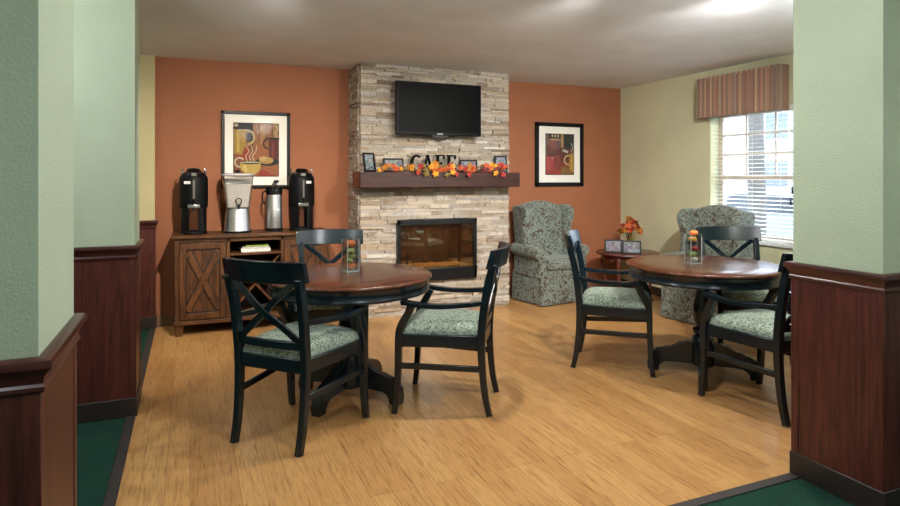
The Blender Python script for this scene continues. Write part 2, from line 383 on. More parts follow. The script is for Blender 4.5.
# panelled pillars / wall ends : box footprint (x0,x1,y0,y1), which faces carry panelling is all of them
CAPZ = 0.965
CAPPROF = [(0.0, 0.0), (0.008, 0.0), (0.012, 0.006), (0.012, 0.014), (0.008, 0.02), (0.010, 0.032), (0.016, 0.043), (0.022, 0.05), (0.027, 0.056), (0.028, 0.066), (0.025, 0.073), (0.018, 0.076), (0.0, 0.076)]
def pillar(name, x0, x1, y0, y1, wall, t=0.004):
    o = struct(name, MB().span((x0 + t, y0 + t, 0), (x1 - t, y1 - t, CEIL)), wall, smooth=0)
    obj('wainscot_panel', MB().span((x0, y0, 0.0), (x1, y1, CAPZ - 0.07)), M['maho'], o, bevel=0.004)
    rr = []
    for dx, dz in CAPPROF:
        k = dx - 0.002
        rr.append([(x0 - k, y0 - k, CAPZ - 0.076 + dz), (x1 + k, y0 - k, CAPZ - 0.076 + dz), (x1 + k, y1 + k, CAPZ - 0.076 + dz), (x0 - k, y1 + k, CAPZ - 0.076 + dz)])
    obj('cap_rail', MB().rings(rr), M['mahor'], o, smooth=30)
    k = 0.008
    obj('pillar_baseboard', MB().span((x0 - k, y0 - k, 0), (x1 + k, y1 + k, 0.105)), M['base'], o, bevel=0.004)
    cs = MB()
    for cx_, sx in ((x0, 1), (x1, -1)):
        for cy_, sy in ((y0, 1), (y1, -1)):
            cs.span((cx_ - sx * .003, cy_ - sy * .003, .105), (cx_ + sx * .034, cy_ + sy * .034, CAPZ - .075))
    obj('corner_strip', cs, M['maho'], o, bevel=.0025)
    return o
pillar('wall_left_near', -1.0, -0.295, 1.545, 1.985, M['sage'])
pillar('wall_left_middle', -1.5, -0.283, 3.87, 4.22, M['sage'])
pillar('wall_left_far', -1.6, -0.285, 6.03, 6.3, M['sand'])
pillar('wall_right_near', XP, XR + .15, YP, YE, M['sage'])
# hall behind the camera
struct('wall_hall_left', MB().span((-2.3, -1.5, 0), (-2.2, 7.3, CEIL)), M['sage'], smooth=0)
struct('wall_hall_rear', MB().span((-2.3, -1.5, 0), (5.08, -1.4, CEIL)), M['sage'], smooth=0)
struct('wall_hall_right', MB().span((4.9, -1.4, 0), (5.0, YP - .02, CEIL)), M['sage'], smooth=0)
struct('wall_hall_end', MB().span((-2.3, 7.2, 0), (-0.9, 7.3, CEIL)), M['sand'], smooth=0)

# ------------------------------------------------------------------ window
wx = XR + 0.12
wn = MB(); y0, y1 = WY0, WY1
for a, b in (((wx, y0, WZ0), (wx + .05, y0 + .045, WZ1)), ((wx, y1 - .045, WZ0), (wx + .05, y1, WZ1)), ((wx, y0, WZ0), (wx + .05, y1, WZ0 + .05)), ((wx, y0, WZ1 - .045), (wx + .05, y1, WZ1)),
             ((wx - .012, y0 + .03, 1.325), (wx + .04, y1 - .03, 1.375))): wn.span(a, b)
win = struct('window_1', wn, M['winframe'], bevel=.004)
mt = MB()
for k in (1, 2):
    yy = y0 + (y1 - y0) * k / 3; mt.span((wx + .012, yy - .009, 1.37), (wx + .03, yy + .009, WZ1 - .04))
for zz in (1.575, 1.77): mt.span((wx + .011, y0 + .04, zz - .009), (wx + .031, y1 - .04, zz + .009))
obj('muntin_grid', mt, M['winframe'], win, bevel=.002)
obj('window_pane', MB().span((wx + .018, y0 + .04, WZ0 + .045), (wx + .022, y1 - .04, WZ1 - .04)), M['winpane'], win, smooth=0)
obj('window_sill', MB().span((XR - .025, y0 - .03, WZ0 - .02), (wx, y1 + .03, WZ0 + .004)), M['sillw'], win, bevel=.004)
bl = thing('window_blind', 'cream horizontal slatted blind hanging in the window behind the wing chair', 'blind', (XR + .045, (y0 + y1) / 2, WZ1))
hw = (y1 - y0) / 2 - .012
sl = MB(); zz = -0.06
ROT = Matrix.Rotation(math.radians(-7), 4, 'Y')
while zz > -(WZ1 - WZ0) + .05:
    sl.box((0, 0, zz), (.044, hw * 2, .0022), ROT); zz -= .0385
obj('slat', sl, M['blind'], bl, smooth=0)
obj('head_rail', MB().span((-.025, -hw, -.045), (.025, hw, 0)), M['blind'], bl, bevel=.004)
obj('bottom_rail', MB().span((-.024, -hw, -(WZ1 - WZ0) + .012), (.024, hw, -(WZ1 - WZ0) + .034)), M['blind'], bl, bevel=.005)
for yy in (-.3, 0.0, .3):
    obj('ladder_cord', MB().tube([(-.024, yy, -.04), (-.024, yy, -(WZ1 - WZ0) + .03)], .0016, 6), M['blind'], bl)
cdb = obj('pull_cord', MB().tube([(-.03, -hw + .05, -.04), (-.03, -hw + .05, -.74)], .0018, 6), M['white'], bl)
obj('cord_tassel', MB().lathe([(.004, -.80), (.009, -.795), (.006, -.74), (.003, -.735)], 10, (-.03, -hw + .05, 0)), M['iron'], cdb)
obj('cord_tassel', MB().lathe([(.004, -.90), (.009, -.895), (.006, -.84), (.003, -.835)], 10, (-.03, -hw + .065, 0)), M['iron'], cdb)
va = thing('window_valance', 'striped brown and rust box valance over the window blind', 'valance', (XR, 4.265, 1.945))
vb = MB(); a = []; NV = 96
hv = .475
pts = []
for i in range(NV + 1):
    yy = hv - 2 * hv * i / NV; pts.append((-.125 + 0.004 * math.sin(i * 1.05) + .002 * math.sin(i * 2.3), yy))
pts = [(-.002, hv)] + pts + [(-.002, -hv)]
inn = [(x + .014 if abs(x) > .01 else x, y * (1 - .014 / hv)) for x, y in pts]
n = len(pts)
for i in range(n - 1):
    p, q, p2, q2 = pts[i], pts[i + 1], inn[i], inn[i + 1]
    V = [vb.bm.verts.new(v) for v in ((p[0], p[1], 0), (q[0], q[1], 0), (q[0], q[1], .4), (p[0], p[1], .4), (p2[0], p2[1], 0), (q2[0], q2[1], 0), (q2[0], q2[1], .4), (p2[0], p2[1], .4))]
    for f in ((0, 1, 2, 3), (5, 4, 7, 6), (0, 4, 5, 1), (3, 2, 6, 7)): vb.face([V[j] for j in f])
bmesh.ops.remove_doubles(vb.bm, verts=vb.bm.verts[:], dist=1e-5)
obj('fabric_front', vb, M['valance'], va, smooth=60)
obj('mounting_board', MB().span((-.122, -hv + .012, .385), (-.002, hv - .012, .398)), M['winframe'], va)
# outside
gd = flat('asphalt_ground', (112, 114, 116)); 
struct('ground_outside', MB().span((5.2, -12, -.35), (40, 26, -.3)), gd, smooth=0)
tr_ = thing('street_tree', 'tree with a straight grey trunk standing outside the window', 'tree', (8.1, 6.85, -.3))
obj('trunk', MB().tube(smoothpath([(0, 0, 0), (.02, .01, 1.2), (-.02, .02, 2.6), (.05, 0, 4.2)]), [.17] + [.13] * 11 + [.1], 14), flat('grey_bark', (84, 80, 76), .9), tr_)
cr = MB()
for i in range(9):
    aa = i * 2.4; cr.tube(smoothpath([(0.02, 0, 3.2 + .1 * i), (.5 * math.cos(aa), .5 * math.sin(aa), 3.8 + .1 * i), (1.2 * math.cos(aa), 1.2 * math.sin(aa), 4.6 + .12 * i)]), .025, 6)
obj('branch', cr, flat('grey_bark_branch', (120, 112, 106), .9), tr_)
bd = thing('street_house', 'pale house with dark windows across the road outside', 'building', (24.5, 21.5, -.3), 0.25)
obj('wall', MB().span((0, -6, 0), (6, 5, 5.2)), flat('pale_siding', (150, 148, 146), .8), bd, smooth=0)
obj('roof', MB().prism([(-.4, 5.2), (6.4, 5.2), (3, 7.4)], lambda x, z: (x, -6.4, z), lambda x, z: (x, 5.4, z)), flat('grey_roof', (120, 116, 116), .9), bd, smooth=0)
for (wy, wz) in ((-4.4, 1.2), (-1.6, 1.2), (1.6, 1.2), (-4.4, 3.4), (-1.6, 3.4), (1.6, 3.4)):
    wf_ = obj('window_frame', MB().span((-.06, wy - .6, wz - .1), (.02, wy + .6, wz + 1.3)), M['white'], bd)
    obj('pane', MB().span((-.08, wy - .5, wz), (-.05, wy + .5, wz + 1.2)), flat('house_glass', (96, 104, 116), .2), wf_)
cr_ = thing('car', 'pale silver car parked outside beyond the tree', 'car', (10.3, 8.2, -.3), PI / 2 + .35)
prof = [(-2.15, .32), (-2.2, .7), (-2.05, .88), (-1.35, .96), (-.75, 1.38), (.55, 1.42), (1.25, 1.0), (2.05, .86), (2.2, .62), (2.18, .32)]
obj('body', MB().prism(prof, lambda x, z: (x, -.85, z), lambda x, z: (x, .85, z)), flat('silver_car_paint', (128, 132, 138), .3), cr_, bevel=.08, seg=3)
for s in (-1, 1):
    obj('side_window', MB().prism([(-1.2, .98), (-.7, 1.31), (.5, 1.34), (1.05, 1.0)], lambda x, z: (x, s * .845, z), lambda x, z: (x, s * .86, z)), flat('car_glass', (50, 56, 64), .15), cr_)
    for xw in (-1.35, 1.35):
        ty = obj('wheel', MB().lathe([(.2, -.1), (.31, -.1), (.33, -.06), (.33, .06), (.31, .1), (.2, .1)], 24), flat('tyre', (34, 34, 36), .8), cr_, loc=(xw, s * .8, .33), rot=(PI / 2, 0, 0))
        obj('hub', MB().lathe([(.01, -.105), (.2, -.105), (.2, .105), (.01, .105)], 20), flat('hub', (170, 172, 176), .3), ty)

# ------------------------------------------------------------------ fireplace insert, mantel, tv
fi = thing('fireplace_insert', 'black framed glass fireplace insert set into the stone chimney', 'fireplace', ((1.844 + 2.69) / 2, CY - .03, .328))
W2, HH = .423, .605
FB = plain('black_fire_metal', srgb(7, 12, 16), .35)
fr = MB()
for a, b in (((-W2, -.03, 0), (-W2 + .03, .03, HH)), ((W2 - .03, -.03, 0), (W2, .03, HH)), ((-W2, -.03, HH - .055), (W2, .03, HH)), ((-W2, -.03, 0), (W2, .03, .115))): fr.span(a, b)
obj('frame', fr, FB, fi, bevel=.003)
obj('vent_slot', MB().span((-W2 + .05, -.033, HH - .034), (W2 - .05, -.028, HH - .022)), plain('slot_black', srgb(4, 4, 5), .8), fi)
BRK = plain('brown_firebox_lining', srgb(88, 66, 48), .8, vary=.2, scale=9)
bx_ = MB()
x0, x1, z0, z1, yd = -W2 + .03, W2 - .03, .09, HH - .05, .35
for a, b in (((x0, yd - .02, z0), (x1, yd, z1)), ((x0 , .03, z0), (x0 + .012, yd, z1)), ((x1 - .012, .03, z0), (x1, yd, z1)), ((x0, .03, z0 - .012), (x1, yd, z0)), ((x0, .03, z1 - .012), (x1, yd, z1))): bx_.span(a, b)
obj('firebox', bx_, BRK, fi, smooth=0)
ebm = MB(); er = random.Random(5)
ebm.span((x0 + .02, .05, z0), (x1 - .02, yd - .04, z0 + .035))
for i in range(420):
    s_ = er.uniform(.006, .012); ebm.box((er.uniform(x0 + .04, x1 - .04), er.uniform(.06, yd - .06), z0 + .036 + er.uniform(0, .012)), (s_, s_, s_), Matrix.Rotation(er.uniform(0, 3), 4, (er.random(), er.random(), 1)))
eb = obj('ember_bed', ebm, plain('pale_ember_chips', srgb(226, 184, 128), .6, vary=.2, scale=80), fi, smooth=0); eb['kind'] = 'stuff'
obj('glass_front', MB().span((x0 - .01, -.012, .108), (x1 + .01, -.006, HH - .05)), M['firepane'], fi, smooth=0)
fl = bpy.data.lights.new('firebox_fill_light', 'AREA'); fl.shape = 'RECTANGLE'; fl.size = .6; fl.size_y = .05; fl.energy = 4.5; fl.color = (1, .7, .4)  # unseen lamp added under the firebox top to brighten the ember bed
fo = bpy.data.objects.new('firebox_fill_light', fl); COL.objects.link(fo); fo.parent = fi; fo.location = (0, .14, z1 - .02)

MX0, MX1, MY, MZ0, MZ1 = 1.424, 3.09, 5.43, 1.25, 1.396
mn = thing('mantel_beam', 'thick dark wooden mantel shelf across the stone chimney breast', 'mantel shelf', ((MX0 + MX1) / 2, CY, MZ0))
obj('beam', MB().span((MX0 - (MX0 + MX1) / 2, MY - CY, 0), ((MX1 - MX0) / 2, .035, MZ1 - MZ0)), M['mantel'], mn, bevel=.006)
obj('end_block', MB().span((MX0 - (MX0 + MX1) / 2 - .004, MY - CY + .03, .008), (MX0 - (MX0 + MX1) / 2 + .03, -.03, MZ1 - MZ0 - .008)), wood('mantel_end_grain', srgb(70, 34, 22), srgb(120, 66, 40), (6, 6, 6)), mn, bevel=.003)

tv = thing('television', 'black flat screen television mounted on the stone chimney above the mantel', 'television', (2.245, CY - .14, 1.755))
obj('casing', MB().span((-.447, -.018, 0), (.447, .03, .513)), plain('tv_bezel', srgb(5, 6, 9), .4, 0, .15), tv, bevel=.008)
obj('screen', MB().span((-.43, -.0215, .028), (.43, -.017, .498)), M['screen'], tv)
obj('stand_tab', MB().prism(arc((0, 0), .09, PI, 2 * PI, 14, .028), lambda x, z: (x, -.015, z + .002), lambda x, z: (x, .02, z + .002)), M['blackpl'], tv)
obj('logo_plate', MB().span((-.03, -.0225, .01), (.03, -.0175, .02)), flat('grey_badge', (150, 152, 156), .3), tv)
obj('wall_bracket', MB().span((-.16, .03, .1), (.16, .114, .42)), M['blackmt'], tv)
ws = thing('wall_outlet', 'small white wall plate under the far end of the mantel shelf', 'wall plate', (3.22, YB, 1.19))
# ------------------------------------------------------------------ pictures
def A(c): return flat('art_%02x%02x%02x' % c, tuple(int(k * .76) for k in c), .7)
_am = {}
class Art:
    """flat print: polygons in a unit square (0..1, 0..1) laid in thin layers"""
    def __init__(s, w, h): s.w, s.h, s.mb, s.mats, s.k = w, h, MB(), [], 0
    def mat(s, c):
        m = _am.setdefault(c, A(c))
        if m not in s.mats: s.mats.append(m)
        s.mb.mi = s.mats.index(m)
    def poly(s, c, pts):
        s.mat(c); s.k += 1; y = -.0002 * s.k
        s.mb.face([s.mb.bm.verts.new(((p[0] - .5) * s.w, y, p[1] * s.h)) for p in pts])
    def rect(s, c, x0, z0, x1, z1): s.poly(c, [(x0, z0), (x1, z0), (x1, z1), (x0, z1)])
    def ell(s, c, x, z, rx, rz, a0=0, a1=2 * PI, n=24): s.poly(c, arc((x, z), rx, a0, a1, n, rz)[:(-1 if a1 - a0 > 6.2 else None)])
    def line(s, c, pts, wd):
        P = [Vector((p[0] * s.w, p[1] * s.h)) for p in pts]; L, R = [], []
        for i, p in enumerate(P):
            t = (P[min(i + 1, len(P) - 1)] - P[max(i - 1, 0)]).normalized(); nn = Vector((-t.y, t.x)) * wd * s.w / 2
            L.append(p + nn); R.append(p - nn)
        for i in range(len(P) - 1):
            s.poly(c, [(q.x / s.w, q.y / s.h) for q in (L[i], L[i + 1], R[i + 1], R[i])]); s.k -= 1
        s.k += 1
def framed(name, label, x, z0, w, h, fw, mw, draw):
    t = thing(name, label, 'picture', (x, YB - .004, z0))
    f = MB()
    for a, b in (((-w / 2, -.028, 0), (-w / 2 + fw, 0, h)), ((w / 2 - fw, -.028, 0), (w / 2, 0, h)), ((-w / 2, -.028, 0), (w / 2, 0, fw)), ((-w / 2, -.028, h - fw), (w / 2, 0, h))): f.span(a, b)
    obj('frame', f, M['pframe'], t, bevel=.004)
    obj('mat_board', MB().span((-w / 2 + fw - .003, -.012, fw - .003), (w / 2 - fw + .003, -.004, h - fw + .003)), M['mat'], t, smooth=0)
    aw, ah = w - 2 * fw - 2 * mw[0], h - 2 * fw - mw[1] - mw[2]
    a = Art(aw, ah); draw(a)
    obj('art_print', a.mb, a.mats, t, smooth=0, loc=(0, -.0135, fw + mw[2]))
    obj('glazing', MB().span((-w / 2 + fw - .002, -.022, fw - .002), (w / 2 - fw + .002, -.020, h - fw + .002)), M['pane'], t, smooth=0)
DK, CRM, YEL, YEL2, MAR, MAR2, RED, BRN, TAN, TAN2 = (28, 28, 24), (226, 210, 170), (190, 148, 52), (222, 186, 92), (104, 34, 32), (138, 56, 48), (172, 60, 34), (150, 84, 44), (190, 134, 74), (166, 108, 58)
def art1(a):
    a.rect(BRN, 0, 0, 1, 1); a.rect(DK, .1, .66, .42, 1)
    for i in range(4): a.rect(TAN if i % 2 else TAN2, .42 + .145 * i, .55, .42 + .145 * (i + 1), 1); a.rect(DK, .415 + .145 * i, .55, .428 + .145 * i, 1)
    a.poly((176, 104, 60), [(.3, .3), (.55, .62), (1, .55), (1, 0), (.3, 0)])
    a.poly(RED, [(.02, .33), (.3, .6), (.38, .33), (.2, .28)])
    a.line((214, 190, 130), arc((.3, .73), .15, -1.6, 1.7, 14, .13), .045)
    a.poly(YEL, [(-0, .9), (.28, .9), (.27, .6), (.18, .4), (0, .42)]); a.rect(YEL2, .07, .45, .13, .88); a.ell(DK, .13, .9, .15, .03); a.ell(CRM, .06, .955, .045, .03)
    a.line((70, 22, 22), arc((.78, .62), .12, 1.4, 4.6, 14, .1), .04)
    a.poly(MAR, [(.77, .7), (1, .72), (1, .24), (.85, .24), (.78, .34)]); a.rect(MAR2, .84, .32, .9, .66); a.ell(DK, .9, .715, .13, .022)
    a.line(CRM, [(.95, .74), (.92, .83), (.98, .9), (.94, .98)], .025)
    a.ell(DK, .74, .27, .27, .075); a.ell((196, 150, 74), .72, .3, .16, .07); a.ell((224, 188, 112), .66, .33, .1, .045); a.ell((214, 172, 92), .8, .31, .08, .04)
    a.poly(RED, [(.52, .02), (.62, .14), (.95, 0), (.52, 0)])
    a.line(CRM, arc((.13, .26), .1, .6, 5.6, 16, .085), .04)
    a.poly(YEL2, [(.14, .26), (.6, .26), (.58, .12), (.48, .04), (.26, .04), (.16, .12)]); a.poly((240, 214, 130), [(.2, .2), (.28, .2), (.3, .08), (.24, .08)]); a.ell(DK, .37, .26, .23, .035); a.ell(CRM, .37, .262, .235, .012)
    for k in (-.06, .02, .09): a.line((236, 216, 180), [(.36 + k, .28), (.32 + k, .38), (.4 + k, .47), (.36 + k * 1.6, .58)], .015)
    for p in ([(0, 0), (1, 0)], [(0, 1), (1, 1)], [(0, 0), (0, 1)], [(1, 0), (1, 1)]): a.line((60, 40, 26), p, .012)
def art2(a):
    a.rect((108, 52, 38), 0, 0, 1, 1); a.rect((40, 46, 40), .64, .66, 1, 1); a.rect((186, 148, 96), .54, .66, .64, 1); a.rect((120, 96, 70), 0, .7, .12, 1); a.rect((66, 42, 34), .12, .88, .54, 1)
    for i in range(3): a.rect(CRM, .22 + i * .1, .92, .27 + i * .1, .98)
    a.poly((158, 86, 62), [(.12, .86), (.55, .86), (.48, .66), (.4, .62), (.26, .62), (.17, .68)]); a.poly((126, 88, 92), [(.33, .86), (.55, .86), (.48, .66), (.4, .62), (.33, .62)]); a.ell((200, 160, 110), .335, .86, .21, .025)
    a.poly((146, 58, 36), [(0, .0), (1, 0), (1, .3), (.6, .34), (.3, .2), (0, .2)]); a.poly((150, 110, 56), [(.45, .0), (.62, .22), (1, .1), (1, 0)])
    a.poly((214, 214, 206), [(.58, .58), (.78, .53), (.82, .58), (.63, .63)]); a.line((196, 200, 196), [(.9, .55), (.96, .68), (.9, .78)], .03)
    a.line((204, 84, 62), arc((.36, .36), .13, -1.4, 1.7, 14, .085), .04)
    a.poly((180, 44, 30), [(0, .47), (.33, .47), (.33, .2), (.26, .06), (.16, .02), (0, .02)]); a.rect((214, 90, 66), .06, .12, .12, .42); a.ell((60, 20, 16), .16, .47, .17, .02); a.ell((240, 210, 190), .24, .4, .03, .03)
    a.line((226, 204, 150), arc((.8, .36), .14, 1.3, 4.9, 14, .11), .045)
    a.poly((196, 148, 62), [(.83, .52), (1, .53), (1, .06), (.9, .06), (.83, .14)]); a.rect((224, 182, 96), .9, .12, .95, .5)
    a.ell((184, 36, 28), .42, .05, .13, .06); a.ell((222, 96, 76), .45, .075, .03, .018)
    for p in ([(0, 0), (1, 0)], [(0, 1), (1, 1)], [(0, 0), (0, 1)], [(1, 0), (1, 1)]): a.line((30, 22, 18), p, .014)
framed('framed_picture', 'framed coffee cup print above the cabinet, yellow cup and steam', .582, 1.243, .628, .728, .03, (.078, .08, .085), art1)
framed('framed_picture', 'tall black framed print with a red mug above the fireside wing chair', 3.985, 1.242, .66, .742, .045, (.09, .085, .09), art2)

# small wall plate
obj('plate', MB().span((-.04, -.008, 0), (.04, 0, .11)), M['white'], ws, bevel=.003)
obj('toggle', MB().span((-.008, -.014, .04), (.008, -.007, .07)), M['mat'], ws, bevel=.002)

# ------------------------------------------------------------------ cabinet
CBX0, CBX1, CBF, CBB = -.12, 1.19, 5.62, 6.06
cbm = (CBX0 + CBX1) / 2; hw = (CBX1 - CBX0) / 2; dp = CBB - CBF
cab = thing('sideboard_cabinet', 'rustic brown sideboard with X-braced doors and open middle under the coffee print', 'cabinet', (cbm, CBF, 0))
obj('top', MB().span((-hw - .025, -.025, .825), (hw + .025, dp, .852)), M['cabh'], cab, bevel=.005)
for s in (-1, 1): obj('side_panel', MB().span((s * hw, 0, .12), (s * (hw - .035), dp - .01, .825)), M['cabw'], cab, bevel=.003)
obj('back_panel', MB().span((-hw + .03, dp - .03, .12), (hw - .03, dp - .015, .825)), M['cabd'], cab)
obj('bottom_panel', MB().span((-hw + .03, .005, .12), (hw - .03, dp - .02, .145)), M['cabh'], cab)
obj('top_rail', MB().span((-hw + .03, 0.002, .79), (hw - .03, .025, .825)), M['cabh'], cab, bevel=.002)
obj('base_rail', MB().span((-hw - .012, -.012, .095), (hw + .012, dp - .01, .13)), M['cabh'], cab, bevel=.006)
for x in (-hw + .035, hw - .035):
    for y in (.04, dp - .05): obj('foot', MB().rings([[(x - k, y - k, zz), (x + k, y - k, zz), (x + k, y + k, zz), (x - k, y + k, zz)] for k, zz in ((.026, 0), (.034, .095))]), M['cabw'], cab, bevel=.003)
mw = .215
for s in (-1, 1): obj('divider_panel', MB().span((s * mw, .002, .14), (s * (mw + .025), dp - .03, .825)), M['cabw'], cab)
obj('shelf', MB().span((-mw, .008, .665), (mw, dp - .03, .685)), M['cabh'], cab, bevel=.002)
xr = MB(); pz0, pz1 = .15, .66
for s in (-1, 1):
    L = math.hypot(2 * mw, pz1 - pz0); ang = math.atan2(pz1 - pz0, 2 * mw) * s
    xr.box((0, .22, (pz0 + pz1) / 2), (L * .97, .36, .016), Matrix.Rotation(-ang, 4, 'Y'))
obj('cross_rack', xr, M['cabx'], cab)
for s in (-1, 1):
    xa, xb = (mw + .028, hw - .037); cxm = (xa + xb) / 2 * s; dw = xb - xa; za, zb = .14, .787; dh = zb - za
    d = empty('door', (cxm, 0, za)); d.parent = cab
    obj('panel', MB().span((-dw / 2 + .02, .006, .02), (dw / 2 - .02, .018, dh - .02)), M['cabw'], d)
    f = MB(); k = .052
    for a, b in (((-dw / 2, -.012, 0), (-dw / 2 + k, .014, dh)), ((dw / 2 - k, -.012, 0), (dw / 2, .014, dh)), ((-dw / 2 + k, -.012, 0), (dw / 2 - k, .014, k)), ((-dw / 2 + k, -.012, dh - k), (dw / 2 - k, .014, dh))): f.span(a, b)
    obj('door_frame', f, M['cabw'], d, bevel=.004)
    gz = MB(); e_ = .011  # dark strips inside the door frame and wider ones under the braces
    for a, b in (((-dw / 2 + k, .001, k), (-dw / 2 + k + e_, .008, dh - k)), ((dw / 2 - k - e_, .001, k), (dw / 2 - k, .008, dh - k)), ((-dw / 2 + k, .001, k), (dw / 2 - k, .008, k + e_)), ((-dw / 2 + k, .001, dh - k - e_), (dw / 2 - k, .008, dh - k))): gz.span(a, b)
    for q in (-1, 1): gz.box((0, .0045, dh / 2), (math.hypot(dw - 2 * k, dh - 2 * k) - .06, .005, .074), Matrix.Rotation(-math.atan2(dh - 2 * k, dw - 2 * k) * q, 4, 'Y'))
    obj('dark_door_bead', gz, M['cabg'], d)
    iw, ih = dw - 2 * k, dh - 2 * k
    for q in (-1, 1):
        L = math.hypot(iw, ih); ang = math.atan2(ih, iw) * q
        obj('cross_brace', MB().box((0, -.001 - .004 * (q > 0), dh / 2), (L - .045, .014, .052), Matrix.Rotation(-ang, 4, 'Y')), M['cabx'], d, bevel=.003)
    obj('knob', MB().lathe([(.004, 0), (.006, .012), (.016, .018), (.017, .026), (.008, .032)], 14), M['iron'], d, loc=(-s * (dw / 2 - .026), -.012, dh * .55), rot=(PI / 2, 0, 0))
# books
def book(label, loc, rz, w, d, h, cov):
    t = thing('book', label, 'book', loc, rz, 'books in the cabinet')
    c = MB().span((-w / 2, -d / 2, 0), (w / 2, d / 2, .003)).span((-w / 2, -d / 2, h - .003), (w / 2, d / 2, h)).span((-w / 2, -d / 2, 0), (w / 2, -d / 2 + .004, h))
    obj('cover', c, cov, t); obj('pages', MB().span((-w / 2 + .004, -d / 2 + .004, .003), (w / 2 - .004, d / 2 - .005, h - .003)), M['mat'], t)
book('white book at the bottom of the short stack on the cabinet shelf', (cbm + .0, CBF + .13, .6855), .05, .25, .17, .03, flat('white_cover', (208, 206, 200)))
book('cream book in the middle of the short stack on the cabinet shelf', (cbm + .01, CBF + .13, .715), -.04, .23, .16, .014, flat('cream_cover', (186, 186, 176)))
book('green-yellow book on top of the short stack on the cabinet shelf', (cbm + .015, CBF + .135, .729), .02, .19, .14, .016, flat('green_cover', (130, 144, 56)))
# ------------------------------------------------------------------ drink dispensers
TOPZ = .852
def urn(label, x, y, stick):
    t = thing('coffee_dispenser', label, 'coffee dispenser', (x, y, TOPZ), 0, 'thermal coffee dispensers')
    obj('base', MB().lathe([(.1, 0), (.114, .004), (.114, .02), (.108, .026)], 40), M['blackpl'], t, bevel=.002)
    sd = MB()
    for s in (-1, 1):   # curved side walls of the stand with an open middle
        a0 = (-PI / 2 + .36 if s > 0 else PI / 2 + .36); outer = arc((0, 0), .108, a0, a0 + PI - .72, 16); inner = list(reversed(arc((0, 0), .06, a0 + .3, a0 + PI - 1.02, 16)))
        sd.prism(outer + inner, lambda px, py: (px, py, .022), lambda px, py: (px, py, .255))
    obj('stand', sd, M['blackpl'], t)
    obj('drip_tray', MB().lathe([(.045, .02), (.05, .03), (.042, .033)], 24, (0, -.05, 0)), M['blackmt'], t)
    obj('body', MB().lathe([(.108, .225), (.116, .235), (.118, .26), (.118, .48), (.113, .5), (.105, .508)], 44), M['blackmt'], t)
    lid = obj('lid', MB().lathe([(.1, .505), (.104, .512), (.098, .53), (.075, .54), (.06, .553), (.05, .572), (.03, .578)], 36), M['blackpl'], t)
    for s in (-1, 1): obj('handle_lug', MB().tube(smoothpath([(s * .085, 0, .51), (s * .098, 0, .545), (s * .088, 0, .572)]), .008, 8), M['chrome'], lid)
    obj('clasp', MB().span((-.022, -.108, .505), (.022, -.09, .535)), M['chrome'], lid, bevel=.004)
    ft = obj('faucet', MB().span((-.05, -.122, .225), (.05, -.085, .262)), M['chrome'], t, bevel=.008)
    obj('tap_lever', MB().tube([(0, -.11, .262), (0, -.13, .285), (0, -.136, .31)], [.011, .01, .008], 10), M['blackpl'], ft)
    obj('spout', MB().tube([(0, -.11, .235), (0, -.112, .2)], .012, 10), M['blackpl'], ft)
    obj('gauge', MB().span((-.009, -.124, .3), (.009, -.114, .47)), plain('gauge_grey', srgb(96, 92, 88), .25), t, bevel=.002)
    cy_ = lambda px, rr: -math.sqrt(rr * rr - (stick + px) ** 2); xs = [-.026 + .052 * i / 8 for i in range(9)]
    obj('sticker', MB().prism([(px, .438) for px in xs] + [(px, .462) for px in reversed(xs)], lambda px, pz: (stick + px, cy_(px, .1178), pz), lambda px, pz: (stick + px, cy_(px, .1192), pz)), M['white'], t)
urn('tall black coffee dispenser at the cabinet end beside the panelled wall', .03, 5.83, -.052)
urn('tall black coffee dispenser beside the stone chimney and steel air pot', .965, 5.83, .05)
t = thing('juice_dispenser', 'clear square drink dispenser on a flared stainless steel base', 'drink dispenser', (.395, 5.82, TOPZ))
obj('base', MB().lathe([(.122, 0), (.124, .012), (.116, .02), (.113, .04), (.104, .14), (.098, .215), (.09, .22)], 48), M['steel'], t)
obj('base_ring', MB().lathe([(.125, 0), (.127, .004), (.127, .014), (.122, .017)], 48), M['blackpl'], t)
def sq(k, z, r=.25, n=6):
    out = []; rr = k * r
    for q in range(4):
        cx_, cy_ = [(k - rr) * s for s in ((1, 1), (-1, 1), (-1, -1), (1, -1))[q]]
        out += [(cx_ + rr * math.cos(q * PI / 2 + PI / 2 * i / n), cy_ + rr * math.sin(q * PI / 2 + PI / 2 * i / n), z) for i in range(n + 1)]
    return out
obj('hopper', MB().rings([sq(.09, .215), sq(.1, .225), sq(.107, .3), sq(.122, .42), sq(.13, .51)]), M['hopper'], t)
obj('drink', MB().rings([sq(.09, .228), sq(.098, .3), sq(.112, .42), sq(.114, .435)]), M['liquid'], t)
obj('lid', MB().rings([sq(.134, .508), sq(.138, .514), sq(.136, .527), sq(.1, .533)]), plain('grey_lid', srgb(128, 128, 130), .35), t)
obj('lid_knob', MB().lathe([(.02, .53), (.018, .545), (.028, .552), (.022, .56)], 16), M['blackpl'], t)
tp = obj('tap', MB().tube([(0, -.1, .245), (0, -.135, .245), (0, -.14, .215)], [.014, .013, .011], 12), M['blackpl'], t)
obj('tap_handle', MB().tube(smoothpath([(-.012, -.135, .255), (-.026, -.14, .29), (0, -.142, .31), (.026, -.14, .29), (.012, -.135, .255)]), .004, 8), M['blackpl'], tp)
t = thing('air_pot', 'stainless steel pump air pot with black lid and raised lever', 'air pot', (.715, 5.82, TOPZ))
obj('body', MB().lathe([(.07, .012), (.073, .02), (.072, .2), (.07, .335), (.062, .345)], 40), M['steel'], t)
obj('base', MB().lathe([(.072, 0), (.077, .004), (.077, .026), (.073, .03)], 40), M['blackpl'], t)
